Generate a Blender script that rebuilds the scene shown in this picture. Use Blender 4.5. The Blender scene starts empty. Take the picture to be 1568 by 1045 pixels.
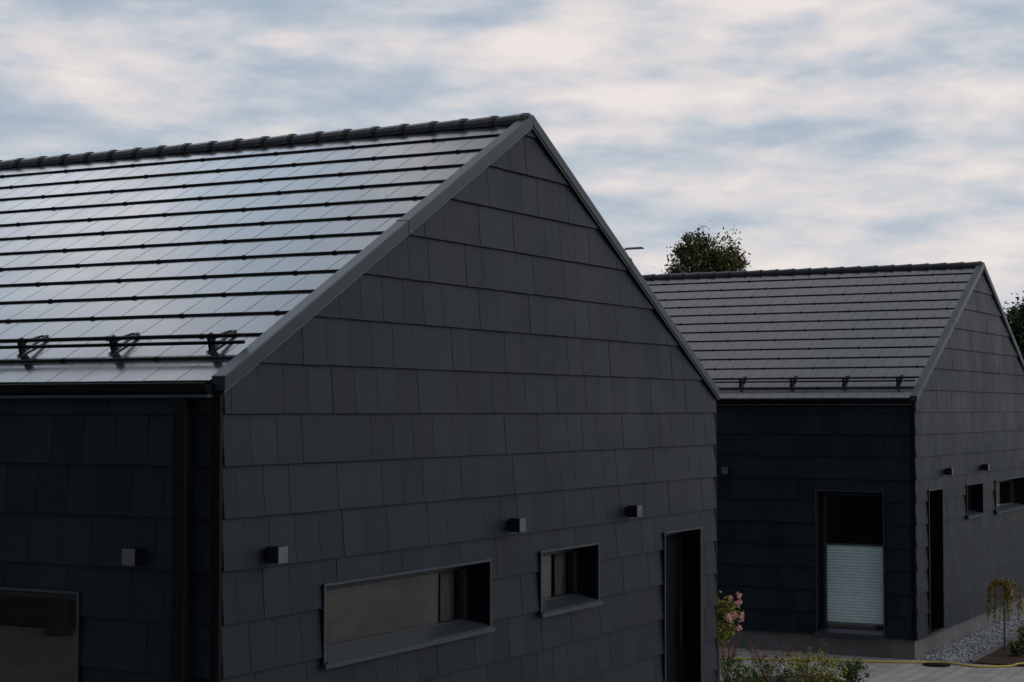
import bpy, math, random
from mathutils import Vector, Matrix
R = random.Random(7)
sc = bpy.context.scene
sc.view_settings.view_transform='Standard'
sc.view_settings.look='None'
sc.view_settings.exposure=0
D2R=math.radians

# ------------------------------------------------------------ materials
def newmat(name):
    m=bpy.data.materials.new(name); m.use_nodes=True
    nt=m.node_tree; b=nt.nodes['Principled BSDF']
    return m,nt,b
def N(nt,t,**k):
    n=nt.nodes.new(t)
    for a,v in k.items(): setattr(n,a,v)
    return n
def simple(name,col,rough=.5,metal=0,spec=.5,var=.15,scale=8,bump=0,bscale=60):
    m,nt,b=newmat(name)
    tc=N(nt,'ShaderNodeTexCoord'); no=N(nt,'ShaderNodeTexNoise'); no.inputs['Scale'].default_value=scale; no.inputs['Detail'].default_value=4
    nt.links.new(tc.outputs['Object'],no.inputs['Vector'])
    r=N(nt,'ShaderNodeMapRange'); r.inputs[3].default_value=1-var*2; r.inputs[4].default_value=1+var*2
    nt.links.new(no.outputs['Fac'],r.inputs[0])
    mx=N(nt,'ShaderNodeVectorMath',operation='SCALE'); mx.inputs[0].default_value=col
    nt.links.new(r.outputs[0],mx.inputs['Scale']); nt.links.new(mx.outputs[0],b.inputs['Base Color'])
    b.inputs['Roughness'].default_value=rough; b.inputs['Metallic'].default_value=metal
    b.inputs['Specular IOR Level'].default_value=spec
    if bump:
        n2=N(nt,'ShaderNodeTexNoise'); n2.inputs['Scale'].default_value=bscale; n2.inputs['Detail'].default_value=4
        nt.links.new(tc.outputs['Object'],n2.inputs['Vector'])
        bp=N(nt,'ShaderNodeBump'); bp.inputs['Strength'].default_value=bump; bp.inputs['Distance'].default_value=.01
        nt.links.new(n2.outputs['Fac'],bp.inputs['Height']); nt.links.new(bp.outputs[0],b.inputs['Normal'])
    return m

def slate_mat(name,col,rough,spec,islvar,grain,rvar=.08,lo=.82,hi=1.18,bumpd=.002):
    m,nt,b=newmat(name)
    g=N(nt,'ShaderNodeNewGeometry'); tc=N(nt,'ShaderNodeTexCoord')
    r=N(nt,'ShaderNodeMapRange'); r.inputs[3].default_value=1-islvar; r.inputs[4].default_value=1+islvar
    nt.links.new(g.outputs['Random Per Island'],r.inputs[0])
    no=N(nt,'ShaderNodeTexNoise'); no.inputs['Scale'].default_value=1.3; no.inputs['Detail'].default_value=6; no.inputs['Roughness'].default_value=.65
    nt.links.new(tc.outputs['Object'],no.inputs['Vector'])
    r2=N(nt,'ShaderNodeMapRange'); r2.inputs[1].default_value=.3; r2.inputs[2].default_value=.7; r2.inputs[3].default_value=lo; r2.inputs[4].default_value=hi
    nt.links.new(no.outputs['Fac'],r2.inputs[0])
    mp=N(nt,'ShaderNodeMapping'); mp.inputs['Scale'].default_value=grain
    nt.links.new(tc.outputs['Object'],mp.inputs[0])
    n3=N(nt,'ShaderNodeTexNoise'); n3.inputs['Scale'].default_value=1; n3.inputs['Detail'].default_value=4; n3.inputs['Roughness'].default_value=.7
    nt.links.new(mp.outputs[0],n3.inputs['Vector'])
    r3=N(nt,'ShaderNodeMapRange'); r3.inputs[1].default_value=.3; r3.inputs[2].default_value=.7; r3.inputs[3].default_value=.86; r3.inputs[4].default_value=1.14
    nt.links.new(n3.outputs['Fac'],r3.inputs[0])
    m1=N(nt,'ShaderNodeMath',operation='MULTIPLY'); m2=N(nt,'ShaderNodeMath',operation='MULTIPLY')
    nt.links.new(r.outputs[0],m1.inputs[0]); nt.links.new(r2.outputs[0],m1.inputs[1])
    nt.links.new(m1.outputs[0],m2.inputs[0]); nt.links.new(r3.outputs[0],m2.inputs[1])
    mx=N(nt,'ShaderNodeVectorMath',operation='SCALE'); mx.inputs[0].default_value=col
    nt.links.new(m2.outputs[0],mx.inputs['Scale']); nt.links.new(mx.outputs[0],b.inputs['Base Color'])
    rr=N(nt,'ShaderNodeMapRange'); rr.inputs[1].default_value=.3; rr.inputs[2].default_value=.7; rr.inputs[3].default_value=rough-rvar; rr.inputs[4].default_value=rough+rvar
    nt.links.new(no.outputs['Fac'],rr.inputs[0]); nt.links.new(rr.outputs[0],b.inputs['Roughness'])
    b.inputs['Specular IOR Level'].default_value=spec
    bp=N(nt,'ShaderNodeBump'); bp.inputs['Strength'].default_value=.2; bp.inputs['Distance'].default_value=bumpd
    nt.links.new(n3.outputs['Fac'],bp.inputs['Height']); nt.links.new(bp.outputs[0],b.inputs['Normal'])
    return m,b

M_slate,_=slate_mat('slate_cladding',(.0100,.0155,.0225),.50,.21,.24,(60,60,14))
M_roof,br=slate_mat('roof_tile_glaze',(.015,.018,.023),.16,.62,.12,(30,30,30),.04,bumpd=.0006)
br.inputs['IOR'].default_value=1.55
M_ridge=simple('ridge_tile',(.011,.013,.017),.38,spec=.35)
M_black=simple('black_metal',(.004,.005,.006),.5,spec=.12)
M_back=simple('dark_backing',(.003,.003,.004),.9,spec=.05)
M_trim=simple('grey_flashing',(.023,.031,.041),.38,metal=.2,spec=.42,var=.06,scale=3)
M_rim=simple('window_rim',(.052,.066,.085),.35,metal=.4)
M_frame=simple('window_frame_paint',(.012,.015,.019),.35)
M_lampb=simple('lamp_black',(.008,.008,.010),.45,spec=.3)
M_lampf=simple('lamp_satin',(.10,.115,.13),.4,metal=.3)
M_conc=simple('concrete',(.14,.14,.145),.9,spec=.2,var=.15,scale=5,bump=.5)
M_room=simple('room_dark',(.02,.02,.02),.9)
M_curt=simple('painted_reflection_sheet',(.125,.110,.098),.8,spec=.1,var=1.0,scale=1.0)  # broad mottling painted in for the cloudy reflection on the panes
M_curtl=simple('curtain_cloth',(.22,.21,.20),.9,spec=.1)
M_blind=simple('pleated_blind_cloth',(.80,.90,.92),.8,spec=.1,var=.04)
M_bark=simple('bark',(.09,.07,.055),.9,bump=.6)
M_hose=simple('hose_rubber',(.55,.42,.06),.5)
M_soil=simple('soil',(.06,.042,.032),.95,spec=.1,var=.3,scale=25,bump=1,bscale=40)

def glass_mat():
    m=bpy.data.materials.new('window_glass'); m.use_nodes=True; nt=m.node_tree; nt.nodes.clear()
    o=N(nt,'ShaderNodeOutputMaterial'); mx=N(nt,'ShaderNodeMixShader'); t=N(nt,'ShaderNodeBsdfTransparent'); g=N(nt,'ShaderNodeBsdfGlossy'); f=N(nt,'ShaderNodeFresnel')
    t.inputs[0].default_value=(.92,.95,.95,1); g.inputs['Roughness'].default_value=.01; f.inputs[0].default_value=1.9
    nt.links.new(f.outputs[0],mx.inputs[0]); nt.links.new(t.outputs[0],mx.inputs[1]); nt.links.new(g.outputs[0],mx.inputs[2]); nt.links.new(mx.outputs[0],o.inputs[0])
    return m
M_glass=glass_mat()

def leafmat(name,c1,c2):
    m,nt,b=newmat(name)
    g=N(nt,'ShaderNodeNewGeometry'); cr=N(nt,'ShaderNodeValToRGB')
    cr.color_ramp.elements[0].color=(*c1,1); cr.color_ramp.elements[1].color=(*c2,1)
    nt.links.new(g.outputs['Random Per Island'],cr.inputs[0]); nt.links.new(cr.outputs[0],b.inputs['Base Color'])
    b.inputs['Roughness'].default_value=.6; b.inputs['Specular IOR Level'].default_value=.25
    return m
M_leaf=leafmat('birch_leaves',(.07,.08,.032),(.16,.155,.07))
M_leafd=leafmat('conifer_leaves',(.02,.035,.016),(.055,.08,.035))
M_leafy=leafmat('shrub_leaves_yellow',(.12,.15,.02),(.30,.29,.06))
M_leafg=leafmat('shrub_leaves_green',(.04,.07,.02),(.12,.16,.05))
M_leafr=leafmat('shrub_leaves_red',(.13,.03,.025),(.26,.08,.05))
M_weep=leafmat('weeping_leaves',(.18,.17,.03),(.34,.25,.06))
M_pink=leafmat('pink_petals',(.65,.28,.27),(.85,.55,.50))

def paver_mat():
    m,nt,b=newmat('paver_surface')
    tc=N(nt,'ShaderNodeTexCoord'); br=N(nt,'ShaderNodeTexBrick'); br.inputs['Scale'].default_value=1
    br.inputs['Brick Width'].default_value=.4; br.inputs['Row Height'].default_value=.2; br.inputs['Mortar Size'].default_value=.006
    br.inputs['Color1'].default_value=(.34,.325,.31,1); br.inputs['Color2'].default_value=(.27,.26,.25,1); br.inputs['Mortar'].default_value=(.12,.12,.11,1)
    nt.links.new(tc.outputs['Object'],br.inputs['Vector'])
    no=N(nt,'ShaderNodeTexNoise'); no.inputs['Scale'].default_value=2; no.inputs['Detail'].default_value=6
    nt.links.new(tc.outputs['Object'],no.inputs['Vector'])
    r=N(nt,'ShaderNodeMapRange'); r.inputs[3].default_value=.7; r.inputs[4].default_value=1.3; nt.links.new(no.outputs['Fac'],r.inputs[0])
    s=N(nt,'ShaderNodeVectorMath',operation='SCALE'); nt.links.new(br.outputs['Color'],s.inputs[0]); nt.links.new(r.outputs[0],s.inputs['Scale'])
    nt.links.new(s.outputs[0],b.inputs['Base Color']); b.inputs['Roughness'].default_value=.85
    bp=N(nt,'ShaderNodeBump'); bp.inputs['Strength'].default_value=.6; bp.inputs['Distance'].default_value=.006; bp.invert=True
    nt.links.new(br.outputs['Fac'],bp.inputs['Height']); nt.links.new(bp.outputs[0],b.inputs['Normal'])
    return m
M_pave=paver_mat()
def gravel_mat():
    m,nt,b=newmat('gravel_stones')
    g=N(nt,'ShaderNodeNewGeometry'); cr=N(nt,'ShaderNodeValToRGB')
    cr.color_ramp.elements[0].color=(.09,.10,.115,1); cr.color_ramp.elements[1].color=(.42,.44,.47,1)
    nt.links.new(g.outputs['Random Per Island'],cr.inputs[0]); nt.links.new(cr.outputs[0],b.inputs['Base Color']); b.inputs['Roughness'].default_value=.8
    return m
M_gravel=gravel_mat()
M_grass=simple('grass_surface',(.05,.065,.03),.95,spec=.1,var=.3,scale=.8,bump=1,bscale=20)

# ------------------------------------------------------------ mesh helpers
class MB:
    def __init__(s): s.v=[]; s.f=[]
    def face(s,pts):
        i=len(s.v); s.v+= [tuple(p) for p in pts]; s.f.append(tuple(range(i,i+len(pts))))
    def prism(s,a,b):
        i=len(s.v); n=len(a); s.v+=[tuple(p) for p in a]+[tuple(p) for p in b]
        s.f.append(tuple(range(i,i+n))); s.f.append(tuple(range(i+2*n-1,i+n-1,-1)))
        for k in range(n):
            k2=(k+1)%n; s.f.append((i+k,i+n+k,i+n+k2,i+k2))
    def box(s,x0,x1,y0,y1,z0,z1):
        s.prism([(x0,y0,z0),(x1,y0,z0),(x1,y1,z0),(x0,y1,z0)],[(x0,y0,z1),(x1,y0,z1),(x1,y1,z1),(x0,y1,z1)])
    def tube(s,path,rad,n=8,caps=True):
        path=[Vector(p) for p in path]
        if not hasattr(rad,'__len__'): rad=[rad]*len(path)
        i0=len(s.v)
        for k,p in enumerate(path):
            d=(path[min(k+1,len(path)-1)]-path[max(k-1,0)]).normalized()
            up=Vector((0,0,1)) if abs(d.z)<.9 else Vector((1,0,0))
            a=d.cross(up).normalized(); b=d.cross(a)
            for j in range(n):
                t=2*math.pi*j/n; s.v.append(tuple(p+a*rad[k]*math.cos(t)+b*rad[k]*math.sin(t)))
        for k in range(len(path)-1):
            for j in range(n):
                j2=(j+1)%n; s.f.append((i0+k*n+j,i0+k*n+j2,i0+(k+1)*n+j2,i0+(k+1)*n+j))
        if caps:
            s.f.append(tuple(range(i0,i0+n))); e=i0+(len(path)-1)*n; s.f.append(tuple(range(e,e+n)))
    def obj(s,name,mat,parent=None,smooth=False,bevel=0):
        me=bpy.data.meshes.new(name); me.from_pydata(s.v,[],s.f); me.update()
        import bmesh
        bm=bmesh.new(); bm.from_mesh(me); bmesh.ops.recalc_face_normals(bm,faces=bm.faces); bm.to_mesh(me); bm.free()
        if smooth:
            for p in me.polygons: p.use_smooth=True
        me.materials.append(mat)
        o=bpy.data.objects.new(name,me); sc.collection.objects.link(o)
        if parent: o.parent=parent
        if bevel:
            md=o.modifiers.new('bev','BEVEL'); md.width=bevel; md.segments=2
        return o
def empty(name,loc=(0,0,0)):
    o=bpy.data.objects.new(name,None); o.location=loc; sc.collection.objects.link(o); return o

def subrect(rects,h):
    out=[]
    for (a,b,c,d) in rects:
        if h[0]>=b or h[1]<=a or h[2]>=d or h[3]<=c: out.append((a,b,c,d)); continue
        if a<h[0]: out.append((a,h[0],c,d))
        if h[1]<b: out.append((h[1],b,c,d))
        m0,m1=max(a,h[0]),min(b,h[1])
        if c<h[2]: out.append((m0,m1,c,h[2]))
        if h[3]<d: out.append((m0,m1,h[3],d))
    return [r for r in out if r[1]-r[0]>.004 and r[3]-r[2]>.004]
def clip(poly,a,b,c):
    out=[]
    n=len(poly)
    for i in range(n):
        p,q=poly[i],poly[(i+1)%n]; fp=a*p[0]+b*p[1]-c; fq=a*q[0]+b*q[1]-c
        if fp<=0: out.append(p)
        if fp*fq<0:
            t=fp/(fp-fq); out.append((p[0]+t*(q[0]-p[0]),p[1]+t*(q[1]-p[1])))
    return out

W=8.01; S=.5407; AX=-.03; ZE=3.640+.05*.5407; A=math.atan(S); XR=W/2
ZC=3.482; CH=.32; ZB=.28

def cladding(name,P,u0,u1,ztop,holes,planes,tw,parent,thick_end=True):
    mb=MB(); bk=MB()
    k=math.ceil((6.2-ZC)/CH)
    z=ZC+k*CH
    rows=[]
    while z>ZB-CH: rows.append(z); z-=CH
    for ri,z0 in enumerate(rows):
        off=(ri%2)*tw*.5+ (.07 if ri%3==0 else 0)
        u=u0-off
        while u<u1:
            cells=[(max(u,u0)+.0018,min(u+tw,u1)-.0018,max(z0,ZB),min(z0+CH,ztop))]
            jit=R.uniform(-.0014,.0014); jb=R.uniform(0,.003)
            u+=tw
            if cells[0][1]-cells[0][0]<.01 or cells[0][3]-cells[0][2]<.005: continue
            for h in holes: cells=subrect(cells,h)
            for (a,b,c,d) in cells:
                poly=[(a,c+ (jb if c==z0 else 0)),(b,c+(jb*.3 if c==z0 else 0)),(b,d),(a,d)]
                for pl in planes: poly=clip(poly,*pl) if len(poly)>2 else poly
                if len(poly)<3: continue
                w=lambda zz:.006+.022*(1-(zz-z0)/CH)+jit
                mb.prism([P(p[0],w(p[1]),p[1]) for p in poly],[P(p[0],0.001,p[1]) for p in poly])
        cells=[(u0,u1,max(z0,ZB),min(z0+CH,ztop))]
        if cells[0][3]-cells[0][2]<.005: continue
        for h in holes: cells=subrect(cells,h)
        for (a,b,c,d) in cells:
            poly=[(a,c),(b,c),(b,d),(a,d)]
            for pl in planes: poly=clip(poly,*pl) if len(poly)>2 else poly
            if len(poly)>2: bk.prism([P(p[0],-.001,p[1]) for p in poly],[P(p[0],-.06,p[1]) for p in poly])
    mb.obj(name+'_slates',M_slate,parent); bk.obj(name+'_backing',M_back,parent)

def pbox(mb,P,u0,u1,w0,w1,z0,z1):
    mb.prism([P(u0,w0,z0),P(u1,w0,z0),P(u1,w1,z0),P(u0,w1,z0)],[P(u0,w0,z1),P(u1,w0,z1),P(u1,w1,z1),P(u0,w1,z1)])
def ring(mb,P,u0,u1,z0,z1,w0,w1,t):
    pbox(mb,P,u0,u0+t,w0,w1,z0,z1); pbox(mb,P,u1-t,u1,w0,w1,z0,z1)
    pbox(mb,P,u0+t,u1-t,w0,w1,z1-t,z1); pbox(mb,P,u0+t,u1-t,w0,w1,z0,z0+t)

def window(tag,P,u0,u1,z0,z1,par,kind):
    dep=.20
    lin=MB(); ring(lin,P,u0+.002,u1-.002,z0+.002,z1-.002,-dep,.032,.016); lin.obj(tag+'_reveal',M_black,par)
    rim=MB(); ring(rim,P,u0-.006,u1+.006,z0-.006,z1+.006,.0325,.042,.018); rim.obj(tag+'_rim',M_rim,par)
    t=.018
    a,b,c,d=u0+t,u1-t,z0+t,z1-t
    if kind!='door':
        sl=MB()
        sl.prism([P(a,-dep+.05,c+.045),P(b,-dep+.05,c+.045),P(b,.055,c+.004),P(a,.055,c+.004)],
                 [P(a,-dep+.05,c+.035),P(b,-dep+.05,c+.035),P(b,.055,c-.004),P(a,.055,c-.004)])
        pbox(sl,P,u0-.02,u1+.02,.043,.066,z0-.022,z0+.012)
        sl.obj(tag+'_sill',M_rim,par)
    fr=MB(); ft=.055
    if kind=='door':
        ring(fr,P,a,b,c,d,-dep,-dep+.05,.05); fr.obj(tag+'_frame',M_frame,par)
        dr=MB(); pbox(dr,P,a+.05,b-.05,-dep+.005,-dep+.03,c+.05,d-.05)
        for k in range(1,7):
            zz=c+.05+(d-c-.1)*k/7; pbox(dr,P,a+.09,b-.09,-dep+.031,-dep+.036,zz-.004,zz+.004)
        dr.obj(tag+'_leaf',M_black,par)
        h=MB(); pbox(h,P,b-.13,b-.11,-dep+.03,-dep+.08,1.2,1.6); h.obj(tag+'_handle',M_frame,par)
        return
    ring(fr,P,a,b,c,d,-dep-.02,-dep+.05,ft)
    fr.obj(tag+'_frame',M_frame,par,bevel=.004)
    gl=MB(); gl.face([P(a+ft,-dep+.01,c+ft),P(b-ft,-dep+.01,c+ft),P(b-ft,-dep+.01,d-ft),P(a+ft,-dep+.01,d-ft)]); gl.obj(tag+'_glass',M_glass,par)
    rm=MB(); D=-1.4
    rm.face([P(a,D,c),P(b,D,c),P(b,D,d),P(a,D,d)])
    rm.face([P(a,-dep-.02,c),P(a,D,c),P(a,D,d),P(a,-dep-.02,d)]); rm.face([P(b,-dep-.02,c),P(b,D,c),P(b,D,d),P(b,-dep-.02,d)])
    rm.face([P(a,-dep-.02,c),P(b,-dep-.02,c),P(b,D,c),P(a,D,c)]); rm.face([P(a,-dep-.02,d),P(b,-dep-.02,d),P(b,D,d),P(a,D,d)])
    rm.obj(tag+'_room',M_room,par)
    if kind=='curtain':
        cu=MB(); cu.face([P(a+.01,-dep-.09,c+.01),P(b-.01,-dep-.09,c+.01),P(b-.01,-dep-.09,d-.08),P(a+.01,-dep-.09,d-.08)])
        cu.obj(tag+'_painted_reflection',M_curt,par)  # added sheet behind the pane, carries the painted reflection
        cl=MB(); n=10; x0,x1=b-.24,b-.02
        for i in range(n):
            ua=x0+(x1-x0)*i/n; ub=x0+(x1-x0)*(i+1)/n
            wa=-dep-.06+.01*math.sin(i*1.6); wb=-dep-.06+.01*math.sin((i+1)*1.6)
            cl.face([P(ua,wa,c+.01),P(ub,wb,c+.01),P(ub,wb,d-.01),P(ua,wa,d-.01)])
        cl.obj(tag+'_curtain',M_curtl,par)
    if kind=='blind':
        bl=MB(); zt=1.56; zb=c+.12; n=26
        for i in range(n):
            za=zb+(zt-zb)*i/n; zm=za+(zt-zb)/n/2; zc=za+(zt-zb)/n
            bl.face([P(a+ft+.005,-dep-.032,za),P(b-ft-.005,-dep-.032,za),P(b-ft-.005,-dep-.002,zm),P(a+ft+.005,-dep-.002,zm)])
            bl.face([P(a+ft+.005,-dep-.002,zm),P(b-ft-.005,-dep-.002,zm),P(b-ft-.005,-dep-.032,zc),P(a+ft+.005,-dep-.032,zc)])
        bl.obj(tag+'_pleated_blind',M_blind,par)
        rl=MB(); pbox(rl,P,a+ft+.003,b-ft-.003,-dep-.03,-dep-.001,zt,zt+.02); pbox(rl,P,a+ft+.003,b-ft-.003,-dep-.03,-dep-.001,zb-.02,zb); rl.obj(tag+'_blind_rails',M_lampf,par)

def lamp(tag,P,u,z,par):
    b=MB(); pbox(b,P,u-.05,u+.05,.045,.135,z-.052,z+.052); b.obj(tag+'_body',M_lampb,par,bevel=.003)
    f=MB(); pbox(f,P,u-.049,u+.049,.1352,.142,z-.051,z+.051); f.obj(tag+'_face',M_lampf,par)
    p=MB(); pbox(p,P,u-.035,u+.035,.02,.045,z-.035,z+.035); p.obj(tag+'_mount',M_lampb,par)

def house(loc,gable_open,gable_lamps,left_open,left_lamps,L=15.0,nearpipe=True):
    H=empty('slate_house',loc)
    G=lambda u,w,z:(u,-w,z)
    LW=lambda u,w,z:(-w,u,z)
    RW=lambda u,w,z:(W+w,u,z)
    BKW=lambda u,w,z:(u,L+w,z)
    rk=ZE-.035
    pl=[(-S,1,rk+(-AX)*S),(S,1,rk+(W-AX)*S)]
    cladding('gable',G,0,W,9,[o[:4] for o in gable_open],pl,.276,H)
    cladding('rear_gable',BKW,0,W,9,[],pl,.276,H)
    cladding('side_wall',LW,.03,L-.03,3.585,[o[:4] for o in left_open],[],.262,H)
    cladding('far_side_wall',RW,.03,L-.03,3.585,[],[],.262,H)
    for i,o in enumerate(gable_open): window('gable_%s_%d'%('door' if o[4]=='door' else 'window',i+1),G,*o[:4],H,o[4])
    for i,o in enumerate(left_open): window('side_window_%d'%(i+1),LW,*o[:4],H,o[4])
    for i,(u,z) in enumerate(gable_lamps): lamp('gable_wall_lamp_%d'%(i+1),G,u,z,H)
    for i,(u,z) in enumerate(left_lamps): lamp('side_wall_lamp_%d'%(i+1),LW,u,z,H)
    c=MB()
    for (x0,x1) in ((-.036,-.002),(W+.002,W+.036)):
        for (y0,y1) in ((-.016,.05),(L-.05,L+.016)): c.box(x0,x1,y0,y1,ZB,3.60)
    c.obj('corner_trims',M_black,H)
    f=MB(); f.box(.03,W-.03,.03,L-.03,-.3,ZB-.004); f.obj('foundation',M_conc,H)
    def chev(mb,y0,y1,lo,hi,xa=AX,xtra=0):
        za=ZE+(xa-AX)*S; zr=ZE+(XR-AX)*S
        for sgn in (0,1):
            X=(lambda x:x) if sgn==0 else (lambda x:W-x)
            a=[(X(xa),y0,za+lo),(X(XR),y0,zr+lo),(X(XR),y0,zr+hi),(X(xa),y0,za+hi)]
            mb.prism(a,[(p[0],y1,p[2]) for p in a])
    dk=MB(); chev(dk,.02,L-.02,-.05,-.002); dk.obj('roof_deck',M_back,H)
    T=(XR-AX)/math.cos(A); NR=14; ex=T/NR; tw=.262
    for sgn,nm in ((0,'roof_tiles'),(1,'far_roof_tiles')):
        mb=MB()
        def Q(t,y,h):
            x=AX+t*math.cos(A)-h*math.sin(A); z=ZE+t*math.sin(A)+h*math.cos(A)
            return ((x if sgn==0 else W-x),y,z)
        for r in range(NR):
            y=.055-(r%2)*tw/2
            while y<L-.055:
                a,b=max(y,.055)+.0012,min(y+tw,L-.055)-.0012
                y+=tw
                if b-a<.02: continue
                t0=r*ex-.006+R.uniform(-.0015,.0015); t1=(r+1)*ex+.004
                j=[R.uniform(-.0005,.0005) for _ in range(4)]
                e=.005
                bot=[Q(t0,a,.008),Q(t0,b,.008),Q(t1,b,.0),Q(t1,a,.0)]
                mid=[Q(t0,a,.019+j[0]),Q(t0,b,.019+j[1]),Q(t1,b,.006+j[2]),Q(t1,a,.006+j[3])]
                top=[Q(t0+e,a+.0025,.023+j[0]),Q(t0+e,b-.0025,.023+j[1]),Q(t1,b-.0025,.008+j[2]),Q(t1,a+.0025,.008+j[3])]
                i=len(mb.v); mb.v+=bot+mid+top
                mb.f.append((i,i+1,i+2,i+3)); mb.f.append((i+8,i+9,i+10,i+11))
                for q in range(4):
                    q2=(q+1)%4
                    mb.f.append((i+q,i+q2,i+4+q2,i+4+q)); mb.f.append((i+4+q,i+4+q2,i+8+q2,i+8+q))
        mb.obj(nm,M_roof,H)
        lg=MB()
        for r in range(1,NR):
            y=.055-(r%2)*tw/2+tw*(1+(r*2)%3)
            while y<L-.2:
                t0=r*ex-.006
                lg.prism([Q(t0-.012,y-.018,.008),Q(t0-.012,y+.018,.008),Q(t0+.010,y+.018,.008),Q(t0+.010,y-.018,.008)],
                         [Q(t0-.008,y-.014,.024),Q(t0-.008,y+.014,.024),Q(t0+.008,y+.014,.027),Q(t0+.008,y-.014,.027)])
                y+=tw*3
        lg.obj('tile_clips' if sgn==0 else 'far_tile_clips',M_black,H)
        sg=MB(); t0=.43; y=.33
        while y<L-.2:
            prof=[(t0-.05,.025),(t0-.03,.035),(t0-.015,.105),(t0+.0,.128),(t0+.035,.124),(t0+.045,.095),(t0+.22,.050),(t0+.22,.040),(t0+.045,.072),(t0+.025,.045),(t0+.015,.025)]
            sg.prism([Q(t,y-.009,h) for t,h in prof],[Q(t,y+.009,h) for t,h in prof])
            sg.prism([Q(t,y-.016,h) for t,h in ((t0-.055,.025),(t0+.26,.025),(t0+.26,.031),(t0-.055,.031))],[Q(t,y+.016,h) for t,h in ((t0-.055,.025),(t0+.26,.025),(t0+.26,.031),(t0-.055,.031))])
            y+=.80
        for h,dt in ((.068,-.0),(.112,.012)):
            sg.tube([Q(t0+dt,.07,h),Q(t0+dt,L-.1,h)],.012,8)
        sg.obj('snow_guard' if sgn==0 else 'far_snow_guard',M_black,H)
        gu=MB(); X=(lambda x:x) if sgn==0 else (lambda x:W-x)
        pr=[]
        for k in range(9):
            t=math.pi*k/8; pr.append((-.082-.046*math.cos(t),3.662-.058*math.sin(t)))
        inn=[(x*.93-.0057,z+.006) for x,z in pr][::-1]
        for k in range(8):
            q=[pr[k],pr[k+1],inn[7-k],inn[8-k]]
            gu.prism([(X(p[0]),.03,p[1]) for p in q],[(X(p[0]),L-.03,p[1]) for p in q])
        for yy in (.024,L-.03): gu.prism([(X(x),yy,z) for x,z in pr],[(X(x),yy+.006,z) for x,z in pr])
        gu.tube([(X(-.130),.03,3.664),(X(-.130),L-.03,3.664)],.008,8)
        gu.obj('gutter' if sgn==0 else 'far_gutter',M_black,H)
        lip=MB(); lip.box(min(X(-.035),X(-.003)),max(X(-.035),X(-.003)),.0,L,3.590,3.64)
        lip.obj('fascia' if sgn==0 else 'far_fascia',M_black,H)
        l2=MB(); l2.box(min(X(-.100),X(-.038)),max(X(-.100),X(-.038)),.03,L-.03,3.580,3.600)
        l2.obj('painted_lit_lip' if sgn==0 else 'far_painted_lit_lip',M_rim,H)  # lighter strip painted in as the lit lower lip of the gutter
        dp=MB()
        for yy in ((.17,L-.27) if nearpipe else (L-.27,)): 
            x0,x1=sorted((X(-.14),X(-.045))); dp.box(x0,x1,yy,yy+.1,.05,3.575)
        dp.obj('downpipe' if sgn==0 else 'far_downpipe',M_black,H,bevel=.01)
    rc=MB(); zr=ZE+(XR-AX)*S+.01; y=.0; st=.287
    while y<L:
        r0,r1=.092,.106
        def sec(yy,r,dz=0):
            o=[]
            for k in range(9):
                t=math.pi*k/8; o.append((XR-r*1.05*math.cos(t),yy,zr-.045+dz+r*.95*math.sin(t)))
            return o
        a=sec(y-.012,r1); m=sec(y+.02,r1+.004); m2=sec(y+.06,r1-.003); b=sec(min(y+st+.01,L),r0)
        for s1,s2 in ((a,m),(m,m2),(m2,b)):
            for k in range(8): rc.face([s1[k],s1[k+1],s2[k+1],s2[k]])
        rc.face(a); rc.face(b)
        y+=st
    rc.obj('ridge_caps',M_ridge,H)
    rkm=MB(); 
    for (y0,y1) in ((-.052,.052),(L-.052,L+.052)): chev(rkm,y0,y1,-.045,.048,AX-.006)
    rkm.obj('rake_flashing',M_trim,H,bevel=.006)
    r2=MB()
    for (y0,y1) in ((-.044,-.034),(L+.034,L+.044)): chev(r2,y0,y1,-.062,-.0455,AX-.003)
    r2.obj('rake_drip_edge',M_rim,H)
    jc=MB(); x=XR*.52
    for X in ((lambda x:x),(lambda x:W-x)):
        z=ZE+(x-AX)*S
        a=[(X(x),-.0545,z-.047),(X(x+.03),-.0545,z+.03*S-.047),(X(x+.03),-.0545,z+.03*S+.0505),(X(x),-.0545,z+.0505)]
        jc.prism(a,[(p[0],.054,p[2]) for p in a])
    jc.obj('rake_joint',M_trim,H)
    return H

house((8.74,6.70,0),
  [(9.80-8.74,12.06-8.74,1.83,2.357,'curtain'),(12.90-8.74,13.99-8.74,1.85,2.36,'curtain'),(15.42-8.74,16.31-8.74,.30,2.362,'door')],
  [(.45,2.60),(3.65,2.607),(5.88,2.605)],
  [(1.09,3.2,.30,2.35,'plain')],[(.60,2.60)])
house((24.9,6.93,0),
  [(.60,1.37,.30,2.36,'door'),(2.80,3.83,1.85,2.36,'curtain'),(4.70,6.95,1.83,2.36,'curtain')],
  [(1.55,2.60),(3.80,2.60),(7.4,2.60)],
  [(.44,1.44,.30,2.355,'blind')],[(2.80,2.62)],nearpipe=False)

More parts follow.
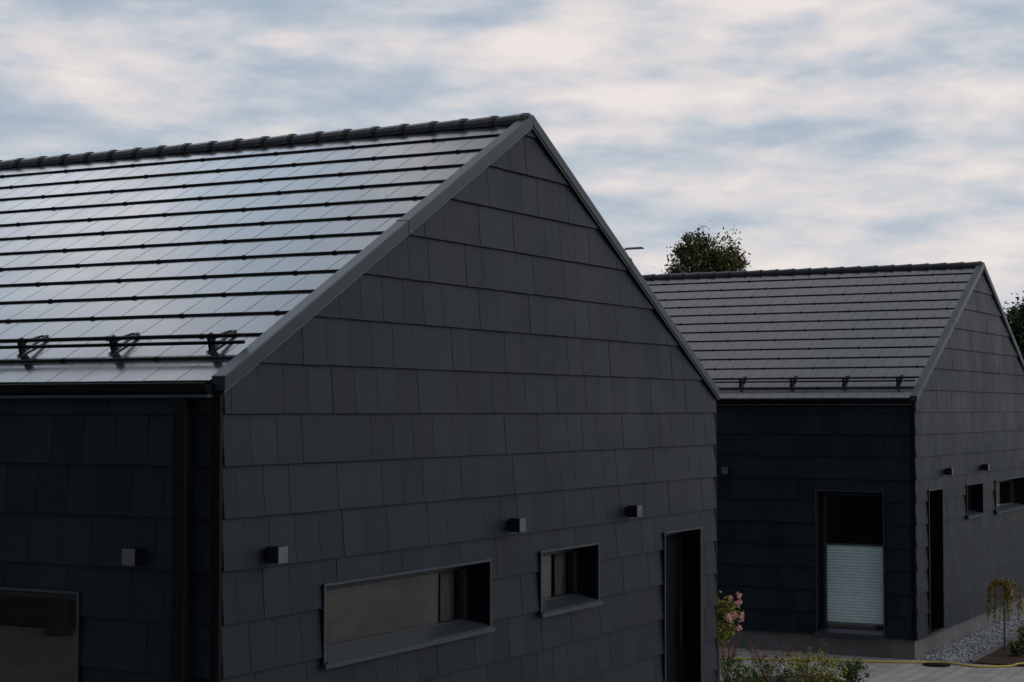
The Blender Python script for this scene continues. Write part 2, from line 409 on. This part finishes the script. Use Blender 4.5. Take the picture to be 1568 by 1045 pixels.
# ------------------------------------------------------------ ground
g=MB(); g.face([(-3000,-3000,-.02),(3000,-3000,-.02),(3000,3000,-.02),(-3000,3000,-.02)]); g.obj('ground',M_grass)
p=MB(); p.box(16.9,24.93,5.0,24,-.15,.0); p.box(-4,8.5,-6,24,-.15,0.0); p.box(8.5,24.93,-6,5.0,-.15,.0); p.box(24.93,40,-6,5.25,-.15,.0); p.obj('pavement',M_pave)
so=MB(); so.box(24.96,40,5.3,6.15,-.1,.02); so.obj('soil_bed',M_soil)
so=MB(); so.box(24.96,40,6.2,6.95,-.1,.005)
def stones(mb,x0,x1,y0,y1,z,n,s0,s1):
    for _ in range(n):
        x,y=R.uniform(x0,x1),R.uniform(y0,y1); s=R.uniform(s0,s1)
        pts=[]
        for k in range(5):
            t=2*math.pi*k/5+R.uniform(-.3,.3); pts.append((x+s*math.cos(t)*R.uniform(.7,1.2),y+s*math.sin(t)*R.uniform(.7,1.2)))
        a=[(px,py,z-.005) for px,py in pts]; b=[(x+(px-x)*.6,y+(py-y)*.6,z+s*R.uniform(.5,.9)) for px,py in pts]
        mb.prism(a,b)
stones(so,24.96,36,6.2,6.93,.005,9000,.014,.030)
so.obj('gravel',M_gravel)
k=MB(); k.box(24.95,40,6.152,6.198,-.1,.05); k.obj('garden_edging',M_conc)
k=MB(); k.box(24.95,40,5.252,5.298,-.1,.05); k.obj('garden_edging',M_conc)
mh=MB(); mh.tube([(24.55,6.55,.001),(24.55,6.55,.012)],.19,24); mh.tube([(24.55,6.55,.012),(24.55,6.55,.018)],.15,24); mh.obj('drain_cover',M_black)
pts=[(22.6,12.2),(23.0,10.8),(23.67,9.4),(24.1,8.3),(24.5,7.1),(24.75,6.5),(24.6,6.0),(24.9,5.6),(25.6,5.15),(26.4,4.7)]
hs=[]
for i in range(len(pts)-1):
    p0=pts[max(i-1,0)];p1=pts[i];p2=pts[i+1];p3=pts[min(i+2,len(pts)-1)]
    for q in range(8):
        t=q/8
        f=lambda a,b,c,d:.5*((2*b)+(-a+c)*t+(2*a-5*b+4*c-d)*t*t+(-a+3*b-3*c+d)*t**3)
        hs.append((f(p0[0],p1[0],p2[0],p3[0]),f(p0[1],p1[1],p2[1],p3[1]),.014 if not(5.2<f(p0[1],p1[1],p2[1],p3[1])<6.2 and f(p0[0],p1[0],p2[0],p3[0])>24.9) else .035))
h=MB(); h.tube(hs,.013,8); h.obj('garden_hose',M_hose,smooth=True)

# ------------------------------------------------------------ plants
def leaf(mb,c,s,up=None):
    n=Vector((R.gauss(0,1),R.gauss(0,1),R.gauss(0,1)+.5)).normalized()
    a=n.orthogonal().normalized(); a=(Matrix.Rotation(R.uniform(0,6.28),3,n)@a); b=n.cross(a)*.55
    c=Vector(c); mb.face([c-a*s,c-b*s,c+a*s,c+b*s])
def clumpcrown(mb,center,rad,nclump,nleaf,crad,ls,shape=lambda d:1):
    cs=[]
    for _ in range(nclump):
        d=Vector((R.gauss(0,1),R.gauss(0,1),R.gauss(0,1))).normalized()
        q=R.uniform(.25,1)**.5*shape(d)
        c=Vector(center)+Vector((d.x*rad[0],d.y*rad[1],d.z*rad[2]))*q
        cs.append(c); cr=crad*R.uniform(.5,1.3)
        for _ in range(nleaf):
            v=Vector((R.gauss(0,.5),R.gauss(0,.5),R.gauss(0,.5)))*cr
            leaf(mb,c+v,ls*R.uniform(.6,1.3))
    return cs
def tree(name,x,y,top,crown,hw,mat,nc=90,nl=60,ls=.09,cr=.45,two=False):
    T=empty(name,(x,y,0)); tr=MB()
    zc=top-crown/2
    tr.tube([(0,0,-.1),(.05,.02,zc*.4),(-.04,.05,zc*.8),(0,0,zc),(0.02,0,top-1.3)],[.22,.18,.14,.08,.02],8)
    lf=MB()
    cs=[]
    if two:
        cs+=clumpcrown(lf,(-hw*.26,hw*.42,zc-.1),(hw*.66,hw*.66,crown/2),nc//2,nl,cr,ls)
        cs+=clumpcrown(lf,(hw*.28,-hw*.46,zc-.05),(hw*.62,hw*.64,crown/2),nc//2,nl,cr,ls)
        cs+=clumpcrown(lf,(0,0,zc-.1),(hw*.6,hw*.6,crown/2-.25),nc//3,nl,cr,ls)
    else: cs+=clumpcrown(lf,(0,0,zc),(hw,hw,crown/2),nc,nl,cr,ls)
    for c in cs[::2]:
        z0=min(zc,c.z-.4); tr.tube([(0,0,max(z0*.85,1)),((c.x)*.5,c.y*.5,(z0*.9+c.z)/2),tuple(c)],[.05,.03,.008],5,False)
    tr.obj('trunk_and_limbs',M_bark,T); lf.obj('foliage',mat,T)
    return T
tree('birch_tree',65.3,26.4,10.75,5.4,1.25,M_leaf,nc=280,nl=110,ls=.065,cr=.38,two=True)
tree('deciduous_tree',82.0,17.6,8.5,6.5,1.7,M_leafd,nc=220,nl=110,ls=.1,cr=.5)
tree('garden_tree',-3.5,19.5,8,6.5,2.6,M_leafg,nc=90,nl=60,ls=.12,cr=.6)
tree('garden_tree',-7,13,9,7.5,2.8,M_leafd,nc=90,nl=60,ls=.12,cr=.6)

def shrub(name,x,y,h,r,mat,nc=26,nl=40,ls=.02,z0=0,stems=8):
    T=empty(name,(x,y,z0)); lf=MB(); cs=clumpcrown(lf,(0,0,h*.58),(r,r,h*.42),nc,nl,r*.32,ls); lf.obj('leaves',mat,T)
    st=MB()
    for c in cs[:stems]: st.tube([(0,0,0),(c.x*.4,c.y*.4,c.z*.5),tuple(c)],[.01,.007,.003],5,False)
    st.obj('stems',M_bark,T); return T
shrub('low_shrub',21.1,7.75,.42,.30,M_leafg)
shrub('low_shrub',21.75,7.35,.42,.36,M_leafy,nc=40)
shrub('low_shrub',20.7,8.1,.50,.28,M_leafg)
shrub('low_shrub',22.3,7.0,.30,.20,M_leafg)
def barberry(x,y,h,n=16):
    T=empty('barberry_shrub',(x,y,0)); st=MB(); lf=MB()
    for i in range(n):
        a=R.uniform(0,6.28); sp=R.uniform(.1,.4); hh=h*R.uniform(.6,1)
        pa=[(0,0,0),(sp*.3*math.cos(a),sp*.3*math.sin(a),hh*.5),(sp*math.cos(a),sp*math.sin(a),hh)]
        st.tube(pa,[.006,.004,.002],5,False)
        for k in range(26):
            t=R.uniform(.35,1); leaf(lf,(sp*t*math.cos(a)+R.gauss(0,.02),sp*t*math.sin(a)+R.gauss(0,.02),hh*t+R.gauss(0,.02)),.014)
    st.obj('stems',M_leafr,T); lf.obj('leaves',M_leafr,T)
barberry(21.0,8.25,.85); barberry(21.6,7.95,.6)
b=MB(); n=28
pt=[(21.3+1.35*math.cos(6.283*i/n)*(1+.08*math.sin(i*2.1)),7.6+.95*math.sin(6.283*i/n)*(1+.1*math.sin(i*1.7))) for i in range(n)]
b.prism([(x,y,-.05) for x,y in pt],[(x,y,.03) for x,y in pt]); b.obj('planting_bed',M_soil)
T=empty('flowering_rose_tree',(19.62,7.80,0)); tr=MB(); tr.tube([(0,0,0),(.01,0,.5),(0,.01,1.0)],[.02,.016,.014],8); tr.obj('trunk',M_bark,T)
lf=MB(); clumpcrown(lf,(0,0,1.08),(.20,.20,.25),40,60,.08,.022); lf.obj('leaves',M_leafy,T)
fl=MB()
for k in range(18):
    a=R.uniform(0,6.28); z=R.uniform(.98,1.38); c=Vector((.27*math.cos(a),.27*math.sin(a),z))
    for _ in range(40):
        leaf(fl,c+Vector((R.gauss(0,.016),R.gauss(0,.016),R.gauss(0,.016))),.016)
fl.obj('blossoms',M_pink,T)
T=empty('weeping_tree',(26.2,6.0,0)); tr=MB(); tr.tube([(0,0,0),(.02,0,.5),(0,.01,1.0)],[.016,.013,.012],8)
lf=MB()
for i in range(26):
    a=R.uniform(0,6.28); r=R.uniform(.06,.26); zt=1.0+R.uniform(.0,.09); ln=R.uniform(.25,.62)
    pa=[(0,0,1.0),(r*.5*math.cos(a),r*.5*math.sin(a),zt),(r*math.cos(a),r*math.sin(a),zt-.08),(r*1.05*math.cos(a),r*1.05*math.sin(a),zt-ln)]
    tr.tube(pa,[.006,.005,.004,.002],5,False)
    for k in range(60):
        t=R.random()
        if t<.3: q=Vector(pa[1]).lerp(Vector(pa[2]),t/.3)
        else: q=Vector(pa[2]).lerp(Vector(pa[3]),(t-.3)/.7)
        leaf(lf,q+Vector((R.gauss(0,.012),R.gauss(0,.012),0)),.020)
tr.obj('trunk_and_limbs',M_bark,T); lf.obj('leaves',M_weep,T)
shrub('juniper_shrub',28.2,5.75,.75,.22,M_leafd,nc=40,nl=50,z0=.02)
shrub('low_shrub',26.7,5.75,.25,.16,M_leafg,z0=.02)
shrub('low_shrub',25.9,5.75,.18,.12,M_leafg,z0=.02)
shrub('low_shrub',27.3,5.9,.3,.16,M_leafy,z0=.02)
shrub('low_shrub',27.4,5.45,.2,.14,M_leafr,z0=.02)

T=empty('street_lamp',(45.45,21.05,0)); s=MB()
s.tube([(0,0,0),(0,0,3),(0,0,7.85)],[.08,.065,.045],10)
f=Vector((.473,-.881,0))
s.tube([(0,0,7.8),tuple(f*.08+Vector((0,0,7.98))),tuple(f*.25+Vector((0,0,8.04)))],[.035,.03,.025],8)
s.obj('pole',M_trim,T)
hd=MB(); 
sd=Vector((.881,.473,0))
def hp(a,w,z): return tuple(f*a+sd*w+Vector((0,0,z)))
hd.prism([hp(.2,-.06,8.02),hp(.75,-.1,8.05),hp(.75,.1,8.05),hp(.2,.06,8.02)],[hp(.22,-.04,8.075),hp(.68,-.07,8.10),hp(.68,.07,8.10),hp(.22,.04,8.075)])
hd.obj('lamp_head',M_lampf,T)

# ------------------------------------------------------------ world
w=bpy.data.worlds.new('World'); sc.world=w; w.use_nodes=True; nt=w.node_tree; nt.nodes.clear()
try:
    w.cycles.sampling_method='MANUAL'; w.cycles.sample_map_resolution=512
except Exception: pass
L_=nt.links.new
out=N(nt,'ShaderNodeOutputWorld'); bgs=N(nt,'ShaderNodeBackground'); bgc=N(nt,'ShaderNodeBackground'); mix=N(nt,'ShaderNodeMixShader')
sky=N(nt,'ShaderNodeTexSky'); sky.sky_type='NISHITA'; sky.sun_disc=False; sky.sun_elevation=D2R(26.8); sky.sun_rotation=D2R(156.9)
bgs.inputs[1].default_value=.08; L_(sky.outputs[0],bgs.inputs[0])
tc=N(nt,'ShaderNodeTexCoord')
mp=N(nt,'ShaderNodeMapping'); mp.inputs['Scale'].default_value=(1,1,3.3); mp.inputs['Location'].default_value=(.9,.45,.2)
L_(tc.outputs['Generated'],mp.inputs[0])
def noise(scale,detail,rough,dist,off=None):
    n=N(nt,'ShaderNodeTexNoise'); n.inputs['Scale'].default_value=scale; n.inputs['Detail'].default_value=detail; n.inputs['Roughness'].default_value=rough; n.inputs['Distortion'].default_value=dist
    if off:
        m=N(nt,'ShaderNodeMapping'); m.inputs['Location'].default_value=off; L_(mp.outputs[0],m.inputs[0]); L_(m.outputs[0],n.inputs['Vector'])
    else: L_(mp.outputs[0],n.inputs['Vector'])
    return n
n1=noise(7.5,6,.52,.1); n2=noise(17,5,.5,.0,(3.1,1.7,.6))
def math_(op,a,b=None,c=None):
    m=N(nt,'ShaderNodeMath',operation=op)
    for i,v in enumerate((a,b,c)):
        if v is None: continue
        if isinstance(v,(int,float)): m.inputs[i].default_value=v
        else: L_(v,m.inputs[i])
    return m.outputs[0]
val=math_('ADD',math_('MULTIPLY',n1.outputs['Fac'],.64),math_('MULTIPLY',n2.outputs['Fac'],.36))
nrm=N(nt,'ShaderNodeVectorMath',operation='NORMALIZE'); L_(tc.outputs['Generated'],nrm.inputs[0])
def dot(v):
    d=N(nt,'ShaderNodeVectorMath',operation='DOT_PRODUCT'); L_(nrm.outputs[0],d.inputs[0]); d.inputs[1].default_value=v; return d.outputs['Value']
def mr(x,a,b,c,d):
    m=N(nt,'ShaderNodeMapRange',interpolation_type='SMOOTHSTEP'); L_(x,m.inputs[0])
    for i,v in enumerate((a,b,c,d)): m.inputs[i+1].default_value=v
    return m.outputs[0]
side=mr(dot((.473,-.881,0)),-.28,.28,-.015,.048)
val=math_('ADD',val,side)
cr=N(nt,'ShaderNodeValToRGB'); L_(val,cr.inputs[0]); e=cr.color_ramp.elements
e[0].position=.36; e[0].color=(.37,.47,.59,1); e[1].position=.66; e[1].color=(.93,.86,.83,1)
for p_,c_ in ((.43,(.44,.52,.62,1)),(.49,(.53,.59,.67,1)),(.54,(.66,.68,.73,1)),(.60,(.82,.77,.77,1))):
    q=cr.color_ramp.elements.new(p_); q.color=c_
xs=mr(dot((1,-.25,0)),-.9,.35,.42,1.2)
roof_glint_blob=mr(dot(Vector((.571,.657,.492)).normalized()),.972,.9985,.78,2.5)  # bright blob added to the unseen sky so the roof tiles glint
L_(cr.outputs[0],bgc.inputs[0]); L_(math_('MULTIPLY',xs,roof_glint_blob),bgc.inputs[1])
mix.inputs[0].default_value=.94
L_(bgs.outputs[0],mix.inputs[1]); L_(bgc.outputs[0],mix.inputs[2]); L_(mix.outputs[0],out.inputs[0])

sun=bpy.data.lights.new('sun','SUN'); sun.energy=.6; sun.angle=D2R(25); sun.color=(1,.97,.94)
so_=bpy.data.objects.new('sun',sun); sc.collection.objects.link(so_)
dirv=Vector((.35,-.82,.45)).normalized()
so_.rotation_euler=dirv.to_track_quat('Z','Y').to_euler()

# ------------------------------------------------------------ camera
cam=bpy.data.cameras.new('camera'); co=bpy.data.objects.new('camera',cam); sc.collection.objects.link(co)
co.location=(0,0,3.5); co.rotation_euler=(D2R(92.24),0,D2R(28.24-90)); cam.lens=62.75; cam.sensor_width=36; cam.clip_end=6000
sc.camera=co
